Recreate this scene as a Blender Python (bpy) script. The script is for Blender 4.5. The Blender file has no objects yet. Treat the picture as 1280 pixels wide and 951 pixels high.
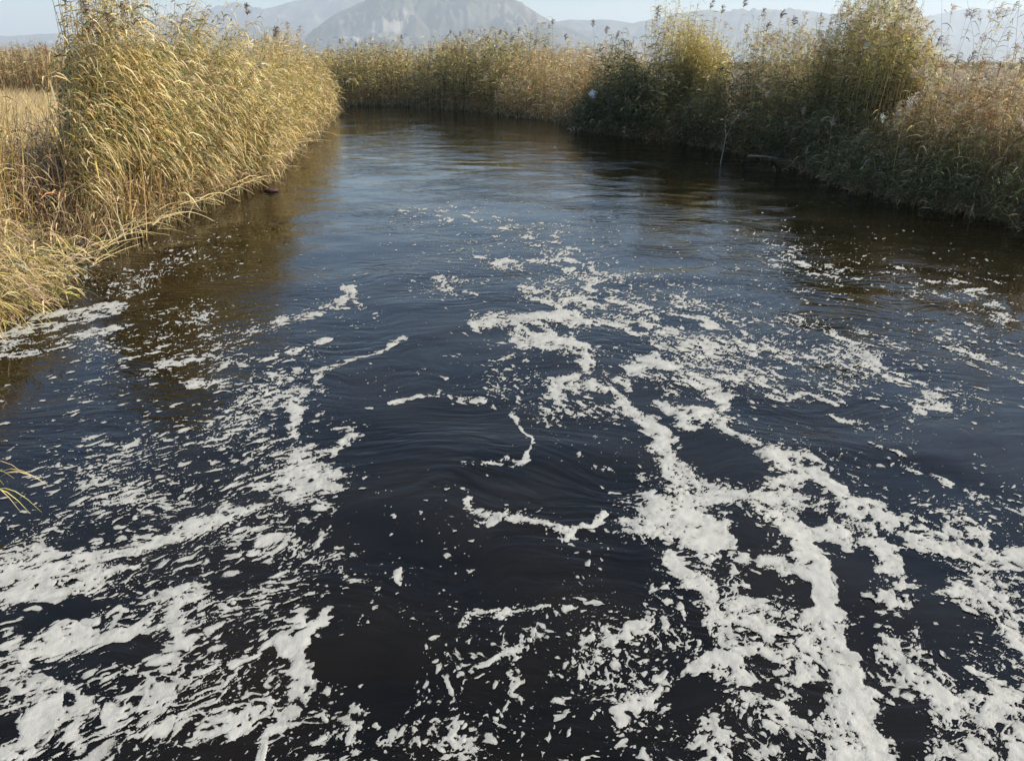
import bpy, math, random
import numpy as np
from mathutils import Vector
SC = bpy.context.scene
COL = SC.collection
rng = np.random.default_rng(7)

# ------------------------------------------------------------------ camera, sky, sun, exposure
FPX, PITCH, CAMH = 924.0, math.radians(23.33), 3.0
cam = bpy.data.cameras.new('camera')
cam.sensor_width = 36.0
cam.lens = 36.0 * FPX / 1280.0
cam.clip_end = 40000.0
co = bpy.data.objects.new('camera', cam)
co.location = (0, 0, CAMH)
co.rotation_euler = (math.radians(90) - PITCH, 0, 0)
COL.objects.link(co)
SC.camera = co

SUN_EL, SUN_AZ = math.radians(32), math.radians(96)      # azimuth clockwise from +Y (the view direction)
world = bpy.data.worlds.new("World")
SC.world = world
world.use_nodes = True
wt = world.node_tree
sky = wt.nodes.new('ShaderNodeTexSky')
sky.sky_type = 'NISHITA'
sky.sun_disc = False
sky.sun_elevation = SUN_EL
sky.sun_rotation = SUN_AZ
sky.altitude = 0
sky.air_density = 1.2
sky.dust_density = 0.7
sky.ozone_density = 4.5
bgn = wt.nodes['Background']
wt.links.new(sky.outputs[0], bgn.inputs[0])
bgn.inputs[1].default_value = 0.115
sl = bpy.data.lights.new('sun', 'SUN')
sl.energy = 5.0
sl.angle = math.radians(0.5)
sl.color = (1.0, 0.91, 0.76)
so = bpy.data.objects.new('sun', sl)
sd = Vector((math.sin(SUN_AZ) * math.cos(SUN_EL), math.cos(SUN_AZ) * math.cos(SUN_EL), math.sin(SUN_EL)))
so.rotation_euler = sd.to_track_quat('Z', 'Y').to_euler()
COL.objects.link(so)
SC.view_settings.view_transform = 'Standard'
SC.view_settings.look = 'None'
SC.view_settings.exposure = 0.7
SC.view_settings.gamma = 1.0
SC.cycles.max_bounces = 6
SC.cycles.volume_bounces = 1
SC.cycles.transparent_max_bounces = 12
SC.cycles.caustics_reflective = False
SC.cycles.caustics_refractive = False

# ------------------------------------------------------------------ small tools
CP, SP = math.cos(PITCH), math.sin(PITCH)
def ground(u, v, z=0.0):
    """the place at height z that the photograph shows at pixel (u, v): used to survey the river bank"""
    a = (u - 640.0) / FPX
    b = (475.5 - v) / FPX
    dz = -SP + CP * b
    t = (z - CAMH) / dz
    return np.array([a * t, (CP + SP * b) * t, z])
def project(X, Y, Z=0.0):
    zc = Y * CP - (Z - CAMH) * SP
    yc = Y * SP + (Z - CAMH) * CP
    zc = np.maximum(zc, 0.2)
    return 640 + FPX * X / zc, 475.5 - FPX * yc / zc

def tag(o, label=None, cat=None, group=None, kind=None):
    if label: o['label'] = label
    if cat: o['category'] = cat
    if group: o['group'] = group
    if kind: o['kind'] = kind
    return o
def empty(name, loc):
    o = bpy.data.objects.new(name, None)
    o.location = loc
    o.empty_display_size = 0.2
    COL.objects.link(o)
    return o
def mesh_from(name, V, F, mat, parent=None, cols=None, smooth=False, attrs=None, loc=None):
    """V (n,3) points, F (m,k) faces of one size"""
    V = np.asarray(V, dtype=np.float32)
    F = np.asarray(F, dtype=np.int32)
    m = bpy.data.meshes.new(name)
    m.vertices.add(len(V))
    if loc is not None:
        V = V - np.asarray(loc, dtype=np.float32)
    m.vertices.foreach_set('co', V.ravel())
    k = F.shape[1]
    m.loops.add(F.size)
    m.loops.foreach_set('vertex_index', F.ravel())
    m.polygons.add(len(F))
    m.polygons.foreach_set('loop_start', np.arange(0, F.size, k, dtype=np.int32))
    m.update(calc_edges=True)
    if smooth:
        m.polygons.foreach_set('use_smooth', np.ones(len(F), dtype=bool))
    if cols is not None:
        a = m.color_attributes.new('tint', 'FLOAT_COLOR', 'POINT')
        c = np.ones((len(V), 4), dtype=np.float32)
        c[:, :3] = cols
        a.data.foreach_set('color', c.ravel())
    for n_, arr in (attrs or {}).items():
        a = m.attributes.new(n_, 'FLOAT', 'POINT')
        a.data.foreach_set('value', np.asarray(arr, dtype=np.float32))
    m.materials.append(mat)
    o = bpy.data.objects.new(name, m)
    COL.objects.link(o)
    if loc is not None and parent is None:
        o.location = loc
    if parent is not None:
        o.parent = parent
    return o

# ---- noise
_P = np.random.default_rng(3).permutation(4096).astype(np.int64)
_G = np.random.default_rng(4).normal(size=(4096, 2))
_G /= np.linalg.norm(_G, axis=1)[:, None]
def _h(i, j):
    return _P[(_P[i & 4095] + j) & 4095]
def perlin(x, y, seed=0):
    x = x + seed * 37.7; y = y + seed * 91.3
    i = np.floor(x).astype(np.int64); j = np.floor(y).astype(np.int64)
    fx = x - i; fy = y - j
    u = fx * fx * fx * (fx * (fx * 6 - 15) + 10); w = fy * fy * fy * (fy * (fy * 6 - 15) + 10)
    def g(a, b):
        G = _G[_h(i + a, j + b)]
        return G[..., 0] * (fx - a) + G[..., 1] * (fy - b)
    n0 = g(0, 0) * (1 - u) + g(1, 0) * u
    n1 = g(0, 1) * (1 - u) + g(1, 1) * u
    return (n0 * (1 - w) + n1 * w) * 1.5
def fbm(x, y, oct=4, seed=0, gain=0.5):
    s = 0; a = 1.0
    for k in range(oct):
        s = s + a * perlin(x, y, seed + k * 3); a *= gain; x = x * 2.03; y = y * 2.03
    return s
def worley(x, y, seed=0):
    """for each point: distance to the nearest random site less that site's own random radius share; returns (best, )"""
    x = x + seed * 17.3; y = y + seed * 53.1
    i = np.floor(x).astype(np.int64); j = np.floor(y).astype(np.int64)
    best = np.full(x.shape, 9.0); rr = np.zeros(x.shape)
    R = _R
    for a in (-1, 0, 1):
        for b in (-1, 0, 1):
            k = _h(i + a, j + b)
            px = i + a + R[k, 0]; py = j + b + R[k, 1]
            d = np.sqrt((x - px) ** 2 + (y - py) ** 2)
            c = d < best
            best = np.where(c, d, best); rr = np.where(c, R[k, 2], rr)
    return best, rr
_R = np.random.default_rng(5).random((4096, 3))

# ------------------------------------------------------------------ materials
def nodes_mat(name):
    m = bpy.data.materials.new(name)
    m.use_nodes = True
    nt = m.node_tree
    nt.nodes.clear()
    out = nt.nodes.new('ShaderNodeOutputMaterial')
    return m, nt, out
def N(nt, t, **kw):
    n = nt.nodes.new(t)
    for k, v in kw.items():
        if hasattr(n, k): setattr(n, k, v)
    return n
def tex(nt, scale, detail=4, rough=0.55, vec=None, mapscale=None):
    n = N(nt, 'ShaderNodeTexNoise')
    n.inputs['Scale'].default_value = scale
    n.inputs['Detail'].default_value = detail
    n.inputs['Roughness'].default_value = rough
    if vec is None:
        vec = N(nt, 'ShaderNodeTexCoord').outputs['Object']
    if mapscale:
        mp = N(nt, 'ShaderNodeMapping')
        mp.inputs['Scale'].default_value = mapscale
        nt.links.new(vec, mp.inputs['Vector'])
        vec = mp.outputs[0]
    nt.links.new(vec, n.inputs['Vector'])
    return n
def ramp(nt, fac, stops):
    r = N(nt, 'ShaderNodeValToRGB')
    cr = r.color_ramp
    while len(cr.elements) < len(stops): cr.elements.new(0.5)
    for e, (p, c) in zip(cr.elements, stops):
        e.position = p; e.color = (*c, 1)
    nt.links.new(fac, r.inputs[0])
    return r
def plant_mat(name, transl=0.35, rough=0.5):
    m, nt, out = nodes_mat(name)
    at = N(nt, 'ShaderNodeAttribute', attribute_name='tint')
    n = tex(nt, 60, 3)
    mul = N(nt, 'ShaderNodeMixRGB', blend_type='MULTIPLY'); mul.inputs[0].default_value = 0.5
    r = ramp(nt, n.outputs['Fac'], [(0.3, (0.75, 0.7, 0.62)), (0.7, (1.3, 1.3, 1.25))])
    nt.links.new(at.outputs['Color'], mul.inputs[1]); nt.links.new(r.outputs[0], mul.inputs[2])
    d = N(nt, 'ShaderNodeBsdfPrincipled'); d.inputs['Roughness'].default_value = rough
    d.inputs['Specular IOR Level'].default_value = 0.35
    t = N(nt, 'ShaderNodeBsdfTranslucent')
    nt.links.new(mul.outputs[0], d.inputs['Base Color']); nt.links.new(mul.outputs[0], t.inputs[0])
    mx = N(nt, 'ShaderNodeMixShader'); mx.inputs[0].default_value = transl
    nt.links.new(d.outputs[0], mx.inputs[1]); nt.links.new(t.outputs[0], mx.inputs[2])
    nt.links.new(mx.outputs[0], out.inputs[0])
    return m
M_LEAF = plant_mat('reed_leaf', 0.27, 0.45)
M_STEM = plant_mat('reed_stem', 0.10, 0.5)
M_PLUME = plant_mat('reed_plume', 0.5, 0.9)

def ground_mat():
    m, nt, out = nodes_mat('bank_soil')
    g = N(nt, 'ShaderNodeNewGeometry')
    n1 = tex(nt, 0.06, 6, 0.6, g.outputs['Position'], (1, 3.0, 1))
    n2 = tex(nt, 2.5, 6, 0.65, g.outputs['Position'])
    r1 = ramp(nt, n1.outputs['Fac'], [(0.35, (0.15, 0.105, 0.066)), (0.55, (0.24, 0.175, 0.105)), (0.72, (0.31, 0.24, 0.14))])
    r2 = ramp(nt, n2.outputs['Fac'], [(0.3, (0.55, 0.55, 0.55)), (0.7, (1.2, 1.2, 1.2))])
    mul = N(nt, 'ShaderNodeMixRGB', blend_type='MULTIPLY'); mul.inputs[0].default_value = 1
    nt.links.new(r1.outputs[0], mul.inputs[1]); nt.links.new(r2.outputs[0], mul.inputs[2])
    # wet mud low on the bank (by height above the water line)
    sx = N(nt, 'ShaderNodeSeparateXYZ'); nt.links.new(g.outputs['Position'], sx.inputs[0])
    mr = N(nt, 'ShaderNodeMapRange'); mr.inputs[1].default_value = 0.08; mr.inputs[2].default_value = 0.45
    nt.links.new(sx.outputs[2], mr.inputs[0])
    mx = N(nt, 'ShaderNodeMixRGB'); mx.inputs[1].default_value = (0.03, 0.023, 0.016, 1)
    nt.links.new(mr.outputs[0], mx.inputs[0]); nt.links.new(mul.outputs[0], mx.inputs[2])
    b = N(nt, 'ShaderNodeBsdfPrincipled'); b.inputs['Roughness'].default_value = 0.9
    nt.links.new(mx.outputs[0], b.inputs['Base Color'])
    bm = N(nt, 'ShaderNodeBump'); bm.inputs['Distance'].default_value = 0.08; bm.inputs['Strength'].default_value = 0.8
    nt.links.new(n2.outputs['Fac'], bm.inputs['Height']); nt.links.new(bm.outputs[0], b.inputs['Normal'])
    nt.links.new(b.outputs[0], out.inputs[0])
    return m
def water_mat():
    m, nt, out = nodes_mat('river_water')
    g = N(nt, 'ShaderNodeNewGeometry')
    b = N(nt, 'ShaderNodeBsdfPrincipled')
    b.inputs['Roughness'].default_value = 0.015
    b.inputs['IOR'].default_value = 1.333
    nb = tex(nt, 0.8, 4, 0.55, g.outputs['Position'])
    r = ramp(nt, nb.outputs['Fac'], [(0.38, (0.0034, 0.0024, 0.0008)), (0.62, (0.0100, 0.0066, 0.0022))])
    nt.links.new(r.outputs[0], b.inputs['Base Color'])
    # ripples: two crossed, stretched noises, stronger where the current runs
    wn = tex(nt, 0.45, 2, 0.5, g.outputs['Position'])
    wv = N(nt, 'ShaderNodeVectorMath', operation='MULTIPLY_ADD')
    wv.inputs[1].default_value = (2.2, 2.2, 0)
    nt.links.new(wn.outputs['Color'], wv.inputs[0]); nt.links.new(g.outputs['Position'], wv.inputs[2])
    a1 = tex(nt, 4.5, 2, 0.45, wv.outputs[0], (0.6, 1.7, 1))
    a2 = tex(nt, 13.0, 3, 0.5, wv.outputs[0], (0.5, 1.6, 1))
    w1 = tex(nt, 0.35, 3, 0.5, g.outputs['Position'])
    mr = N(nt, 'ShaderNodeMapRange'); mr.inputs[1].default_value = 0.35; mr.inputs[2].default_value = 0.65
    mr.inputs[3].default_value = 0.12; mr.inputs[4].default_value = 1.0
    nt.links.new(w1.outputs['Fac'], mr.inputs[0])
    b1 = N(nt, 'ShaderNodeBump'); b1.inputs['Distance'].default_value = 0.018; nt.links.new(mr.outputs[0], b1.inputs['Strength'])
    b2 = N(nt, 'ShaderNodeBump'); b2.inputs['Distance'].default_value = 0.0022
    nt.links.new(mr.outputs[0], b2.inputs['Strength'])
    nt.links.new(a1.outputs['Fac'], b1.inputs['Height'])
    nt.links.new(a2.outputs['Fac'], b2.inputs['Height'])
    nt.links.new(b1.outputs[0], b2.inputs['Normal'])
    nt.links.new(b2.outputs[0], b.inputs['Normal'])
    nt.links.new(b.outputs[0], out.inputs[0])
    return m
def foam_mat():
    m, nt, out = nodes_mat('river_foam')
    g = N(nt, 'ShaderNodeNewGeometry')
    at = N(nt, 'ShaderNodeAttribute', attribute_name='cover')
    n = tex(nt, 55, 4, 0.7, g.outputs['Position'])
    n2 = tex(nt, 9, 4, 0.6, g.outputs['Position'])
    vo = N(nt, 'ShaderNodeTexVoronoi'); vo.inputs['Scale'].default_value = 120
    nt.links.new(g.outputs['Position'], vo.inputs['Vector'])
    ad = N(nt, 'ShaderNodeMath', operation='MULTIPLY_ADD')        # cover + 0.2*(noise-0.5)
    ad.inputs[1].default_value = 0.34
    sub = N(nt, 'ShaderNodeMath', operation='SUBTRACT'); sub.inputs[1].default_value = 0.5
    nt.links.new(n.outputs['Fac'], sub.inputs[0]); nt.links.new(sub.outputs[0], ad.inputs[0]); nt.links.new(at.outputs['Fac'], ad.inputs[2])
    al = N(nt, 'ShaderNodeMapRange', interpolation_type='SMOOTHSTEP')
    al.inputs[1].default_value = -0.015; al.inputs[2].default_value = 0.07
    nt.links.new(ad.outputs[0], al.inputs[0])
    # thin pinholes in thin foam
    col = ramp(nt, n2.outputs['Fac'], [(0.3, (0.37, 0.355, 0.31)), (0.7, (0.47, 0.455, 0.40))])
    thin = N(nt, 'ShaderNodeMapRange'); thin.inputs[1].default_value = 0.0; thin.inputs[2].default_value = 0.35
    thin.inputs[3].default_value = 0.72; thin.inputs[4].default_value = 1.0
    nt.links.new(ad.outputs[0], thin.inputs[0])
    mul = N(nt, 'ShaderNodeMixRGB', blend_type='MULTIPLY'); mul.inputs[0].default_value = 1
    nt.links.new(col.outputs[0], mul.inputs[1]); nt.links.new(thin.outputs[0], mul.inputs[2])
    d = N(nt, 'ShaderNodeBsdfPrincipled'); d.inputs['Roughness'].default_value = 0.75
    d.inputs['Specular IOR Level'].default_value = 0.3
    nt.links.new(mul.outputs[0], d.inputs['Base Color'])
    bp = N(nt, 'ShaderNodeBump'); bp.inputs['Distance'].default_value = 0.002; bp.inputs['Strength'].default_value = 0.4
    bp2 = N(nt, 'ShaderNodeBump'); bp2.inputs['Distance'].default_value = 0.01; bp2.inputs['Strength'].default_value = 0.6
    nt.links.new(n2.outputs['Fac'], bp2.inputs['Height'])
    nt.links.new(vo.outputs['Distance'], bp.inputs['Height']); nt.links.new(bp2.outputs[0], bp.inputs['Normal']); nt.links.new(bp.outputs[0], d.inputs['Normal'])
    tr = N(nt, 'ShaderNodeBsdfTransparent')
    mx = N(nt, 'ShaderNodeMixShader')
    nt.links.new(al.outputs[0], mx.inputs[0]); nt.links.new(tr.outputs[0], mx.inputs[1]); nt.links.new(d.outputs[0], mx.inputs[2])
    nt.links.new(mx.outputs[0], out.inputs[0])
    return m
def mountain_mat(name, c1, c2, c3, scale):
    m, nt, out = nodes_mat(name)
    g = N(nt, 'ShaderNodeNewGeometry')
    n1 = tex(nt, scale, 7, 0.6, g.outputs['Position'])
    r = ramp(nt, n1.outputs['Fac'], [(0.38, c1), (0.55, c2), (0.68, c3)])
    at = N(nt, 'ShaderNodeAttribute', attribute_name='quarry')
    mx = N(nt, 'ShaderNodeMixRGB'); mx.inputs[2].default_value = (0.27, 0.25, 0.22, 1)
    nt.links.new(at.outputs['Fac'], mx.inputs[0]); nt.links.new(r.outputs[0], mx.inputs[1])
    b = N(nt, 'ShaderNodeBsdfPrincipled'); b.inputs['Roughness'].default_value = 0.95
    nt.links.new(mx.outputs[0], b.inputs['Base Color'])
    nt.links.new(b.outputs[0], out.inputs[0])
    return m

# ------------------------------------------------------------------ the river channel
LEFT = [(-9.0, -40), (-8.2, 0), (-7.4, 4), (-6.7, 7.5)] + [tuple(ground(*p)[:2]) for p in
        [(0, 402), (60, 346), (130, 306), (190, 286), (250, 257), (330, 226), (352, 200), (398, 166), (416, 146)]]
FARL = [(-15.5, 66), (-24, 84), (-40, 100)]
FARR = [(-40, 84), (-26, 70), (-17, 59)]
RIGHT = FARR + [tuple(ground(*p)[:2]) for p in
        [(430, 133), (500, 134), (600, 141), (690, 152), (722, 160), (775, 170), (850, 177), (925, 191), (1000, 207), (1050, 226), (1100, 243), (1180, 260), (1280, 279)]] + \
        [(10.9, 12.5), (11.3, 7), (11.5, 0), (12, -40)]
LEFTP = np.array(LEFT + FARL); RIGHTP = np.array(RIGHT)
CHANNEL = np.vstack([LEFTP, RIGHTP])          # closed polygon
def seg_dist(px, py, pts):
    d = np.full(px.shape, 1e9)
    for (x0, y0), (x1, y1) in zip(pts[:-1], pts[1:]):
        dx, dy = x1 - x0, y1 - y0
        L = dx * dx + dy * dy + 1e-9
        t = np.clip(((px - x0) * dx + (py - y0) * dy) / L, 0, 1)
        d = np.minimum(d, np.hypot(px - x0 - t * dx, py - y0 - t * dy))
    return d
def inside(px, py, poly):
    c = np.zeros(px.shape, bool)
    n = len(poly)
    for k in range(n):
        x0, y0 = poly[k]; x1, y1 = poly[(k + 1) % n]
        cond = ((y0 > py) != (y1 > py))
        xi = (x1 - x0) * (py - y0) / (y1 - y0 + 1e-12) + x0
        c ^= cond & (px < xi)
    return c
def bank_z(px, py):
    d = seg_dist(px, py, np.vstack([CHANNEL, CHANNEL[:1]]))
    s = np.where(inside(px, py, CHANNEL), -d, d)
    z = np.interp(s, [-4, -1.0, 0, 0.35, 1.2, 4.0, 30], [-1.4, -0.6, -0.02, 0.12, 0.34, 0.55, 0.7])
    return z + np.clip(s, 0, 1) * 0.12 * fbm(px * 0.35, py * 0.35, 3, 2)

# ground: one sheet, fine near the river, out to the foot of the mountains
def axis(inner, fine, outer, grow=1.18):
    a = list(np.arange(0, inner, fine)); s = fine
    while a[-1] < outer:
        s *= grow; a.append(a[-1] + s)
    return np.array(a)
ax = axis(26, 0.4, 14000); gx = np.concatenate([-ax[:0:-1], ax])
ay = axis(100, 0.5, 14000); gy = np.concatenate([-axis(20, 1.5, 400)[:0:-1], ay])
GX, GY = np.meshgrid(gx, gy)
GZ = bank_z(GX.ravel(), GY.ravel())
def grid_faces(nr, nc):
    i = np.arange(nr - 1)[:, None] * nc + np.arange(nc - 1)[None, :]
    return np.stack([i, i + 1, i + nc + 1, i + nc], -1).reshape(-1, 4)
tag(mesh_from('ground', np.stack([GX.ravel(), GY.ravel(), GZ], 1), grid_faces(*GX.shape), ground_mat(), smooth=True),
    'flat dry brown plain and muddy banks around the river', kind='structure')

# water: gentle real swells, the finest ripples in the material
def water_z(x, y):
    r = 0.010 * fbm(x * 0.9 + 0.25 * y, y * 1.3, 3, 21) + 0.004 * perlin(x * 3.1, y * 5.0, 25)
    # the boils and eddies of the current
    for cx, cy, R, A in SWIRL:
        d = np.hypot((x - cx), (y - cy))
        r = r + A * np.exp(-((d - R) / (0.35 * R)) ** 2) * np.sin((d - R) * 7.0 / R)
    return r
SWIRL = [(*ground(650, 470)[:2], 1.5, .010), (*ground(690, 620)[:2], .7, .008), (*ground(900, 400)[:2], 1.8, .010), (*ground(430, 300)[:2], 2.4, .010), (*ground(1120, 640)[:2], 0.9, .012), (*ground(1010, 480)[:2], 1.3, .010)]
def lod_grid(y0, y1, nr, nc, half, c0):
    t = np.linspace(0, 1, nr)
    a0, a1 = math.atan(CAMH / y0), math.atan(CAMH / y1)
    Y = CAMH / np.tan(a0 + (a1 - a0) * t)
    s = np.linspace(-half, half, nc)
    return s[None, :] * (Y[:, None] + c0), np.repeat(Y[:, None], nc, 1)
wx = axis(14, 0.16, 60, 1.1); wx = np.concatenate([-wx[:0:-1], wx])
wy = np.concatenate([-np.arange(2, 42, 2.0)[::-1], axis(26, 0.16, 110, 1.03)])
WX, WY = np.meshgrid(wx, wy)
tag(mesh_from('water', np.stack([WX.ravel(), WY.ravel(), water_z(WX.ravel(), WY.ravel())], 1), grid_faces(*WX.shape), water_mat(), smooth=True),
    'dark slow river water with ripples and sky reflections', kind='structure')

# ------------------------------------------------------------------ mountains (surveyed ridge lines, several kilometres away)
def ridge(name, label, dist, pts, mat, seed, depth, rough=0.05, quarries=()):
    """pts: (u, v) of the skyline; the range rises from the plain at DIST to the crest at DIST+DEPTH"""
    us = np.linspace(pts[0][0], pts[-1][0], 260)
    vs = np.interp(us, [p[0] for p in pts], [p[1] for p in pts])
    nr = 70
    V = []; Q = []
    for k in range(nr):
        t = k / (nr - 1)
        if t <= 0.7: Yd = dist + depth * t / 0.7
        else: Yd = dist + depth * (1 + (t - 0.7) * 1.5)
        X = (us - 640) / FPX * (CP + SP * ((475.5 - 70) / FPX)) ** -1 * Yd * 1.0
        # crest height from its elevation angle
        b = (475.5 - vs) / FPX
        el = (-SP + CP * b) / (CP + SP * b)
        Hc = np.maximum(CAMH + el * (dist + depth), 3)
        prof = np.sin(min(t / 0.7, 1) * math.pi / 2) ** 1.25 if t <= 0.7 else max(0, 1 - ((t - 0.7) / 0.3) ** 1.5)
        n = fbm(X / dist * 14, np.full_like(X, Yd / dist * 26), 6, seed, 0.55)
        gul = -np.abs(fbm(X / dist * 22, np.full_like(X, Yd / dist * 30), 5, seed + 9))
        env = math.sin(min(t / 0.7, 1) * math.pi) if t <= 0.7 else 0.3
        Z = Hc * prof * (1 + rough * n * min(1, 4 * (1 - min(t / 0.7, 1)) + .25)) + Hc * env * (0.38 * gul + 0.14 * n)
        V.append(np.stack([X, np.full_like(X, Yd), np.maximum(Z, -2)], 1))
        u_, v_ = project(X, Yd, Z)
        q = np.zeros_like(X)
        for (qu, qv, ru, rv) in quarries:
            q = np.maximum(q, np.clip(1.3 - np.hypot((u_ - qu) / ru, (v_ - qv) / rv) + 0.9 * fbm(X / 70, Z / 35, 4, 5), 0, 1))
        Q.append(q)
    V = np.concatenate(V); Q = np.concatenate(Q)
    o = mesh_from(name, V, grid_faces(nr, len(us)), mat, smooth=False, attrs={'quarry': Q})
    return tag(o, label, kind='structure')
mm = mountain_mat('mountain_scrub', (0.02, 0.03, 0.02), (0.07, 0.07, 0.05), (0.16, 0.14, 0.12), 0.007)
ridge('mountain', 'nearest rocky mountain with a pale quarried flank', 5200,
      [(300, 74), (372, 62), (395, 38), (430, 14), (455, 3), (475, -6), (510, -9), (560, -15), (605, -11), (632, -4), (655, 6), (690, 27), (720, 40), (760, 62), (800, 74)], mm, 31, 900, 0.10,
      quarries=[(478, 36, 26, 10), (505, 24, 14, 8), (440, 46, 18, 6)])
ridge('mountain', 'low blue ridge running right behind the reeds', 7500,
      [(640, 70), (680, 30), (712, 25), (760, 25), (790, 29), (830, 20), (850, 16), (905, 15), (960, 12), (1000, 13), (1050, 20), (1110, 36), (1150, 46), (1200, 52), (1260, 60), (1400, 70)], mm, 47, 900, 0.06)
ridge('mountain', 'faint far range at the upper left', 8200,
      [(-500, 60), (-200, 30), (0, 46), (120, 40), (230, 20), (262, 14), (300, 8), (335, 12), (380, 1), (430, -6), (520, 0), (700, 40), (760, 60)], mm, 61, 1500, 0.03)
ridge('mountain', 'low pale hills between the far range and the left reeds', 6800,
      [(-600, 55), (-100, 50), (60, 55), (200, 46), (300, 34), (350, 34), (420, 46), (480, 66)], mm, 77, 700, 0.04)
ridge('mountain', 'faint far range at the upper right', 9000,
      [(1020, 74), (1090, 40), (1160, 18), (1200, 10), (1260, 14), (1330, 8), (1500, 20), (1800, 50)], mm, 83, 1200, 0.03)

# ------------------------------------------------------------------ reeds
class Ribbons:
    def __init__(s): s.V = []; s.F = []; s.C = []; s.n = 0
    def add(s, P, W, S, col, tipcol=None):
        """P (N,K,3) spine, W (N,K) half width, S (N,3) side, col (N,3)"""
        n, k, _ = P.shape
        if n == 0: return
        Sd = S[:, None, :] * W[:, :, None]
        V = np.stack([P - Sd, P + Sd], 2).reshape(-1, 3)
        b = s.n + (np.arange(n) * k * 2)[:, None] + (np.arange(k - 1) * 2)[None, :]
        F = np.stack([b, b + 1, b + 3, b + 2], -1).reshape(-1, 4)
        if tipcol is None: C = np.repeat(col, k * 2, 0)
        else:
            w = np.linspace(0, 1, k)[None, :, None, None]
            C = (col[:, None, None, :] * (1 - w) + tipcol[:, None, None, :] * w) * np.ones((1, 1, 2, 1)); C = C.reshape(-1, 3)
        s.V.append(V); s.F.append(F); s.C.append(C); s.n += len(V)
    def build(s, name, mat, parent=None, loc=None):
        if not s.V: return None
        return mesh_from(name, np.concatenate(s.V), np.concatenate(s.F), mat, parent, np.clip(np.concatenate(s.C), 0.004, 0.9), loc=loc)
def pal(n, colours, weights, var=0.22, r=None):
    r = r or rng
    c = np.array(colours)[r.choice(len(colours), n, p=np.array(weights) / sum(weights))]
    return c * (1 + var * r.uniform(-1, 1, (n, 1))) * (1 + 0.08 * r.uniform(-1, 1, (n, 3)))
STRAW = (0.60, 0.47, 0.24); GOLD = (0.55, 0.41, 0.14); OLIVE = (0.27, 0.245, 0.10); GREEN = (0.10, 0.13, 0.045)
BROWN = (0.24, 0.15, 0.08); DEAD = (0.46, 0.35, 0.22); RUST = (0.38, 0.21, 0.10); YGREEN = (0.44, 0.40, 0.10)
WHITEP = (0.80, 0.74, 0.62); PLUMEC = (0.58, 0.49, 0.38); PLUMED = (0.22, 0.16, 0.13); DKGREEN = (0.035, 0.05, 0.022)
LOWG = ((DKGREEN, GREEN, BROWN), (6, 2, 1))  # lower-leaf greens, kept very dark to paint in the shade low in the reeds

def plume_ribbons(R, tips, axes, size, col, r, strands=26):
    """a feathery drooping flower head at each tip; axes = unit direction of the stem's end"""
    n = len(tips)
    if n == 0: return
    m = strands
    T = np.repeat(tips, m, 0); A = np.repeat(axes, m, 0); Z = np.repeat(size, m)
    t = r.random(n * m)
    start = T - A * (Z * (1 - t) * 0.75)[:, None]
    az = r.uniform(0, 2 * math.pi, n * m)
    side = np.stack([np.cos(az), np.sin(az), np.zeros(n * m)], 1)
    out = Z * (0.10 + 0.24 * np.sin(math.pi * np.clip(t * 0.85 + 0.1, 0, 1)))
    wind = np.array([0.10, 0.0, 0.0])
    p1 = start + A * (Z * 0.16)[:, None] + side * (out * 0.55)[:, None]
    p2 = p1 + side * (out * 0.5)[:, None] + A * (Z * 0.05)[:, None] + (np.array([0, 0, -0.10]) + wind)[None] * Z[:, None]
    P = np.stack([start, p1, p2], 1)
    W = np.stack([Z * 0.010, Z * 0.026, Z * 0.004], 1)
    S = np.cross(P[:, 2] - P[:, 0], r.normal(size=(n * m, 3))); S /= np.linalg.norm(S, axis=1)[:, None] + 1e-9
    R.add(P, W, S, np.repeat(col, m, 0) * (1 + 0.25 * r.uniform(-1, 1, (n * m, 1))))

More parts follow.
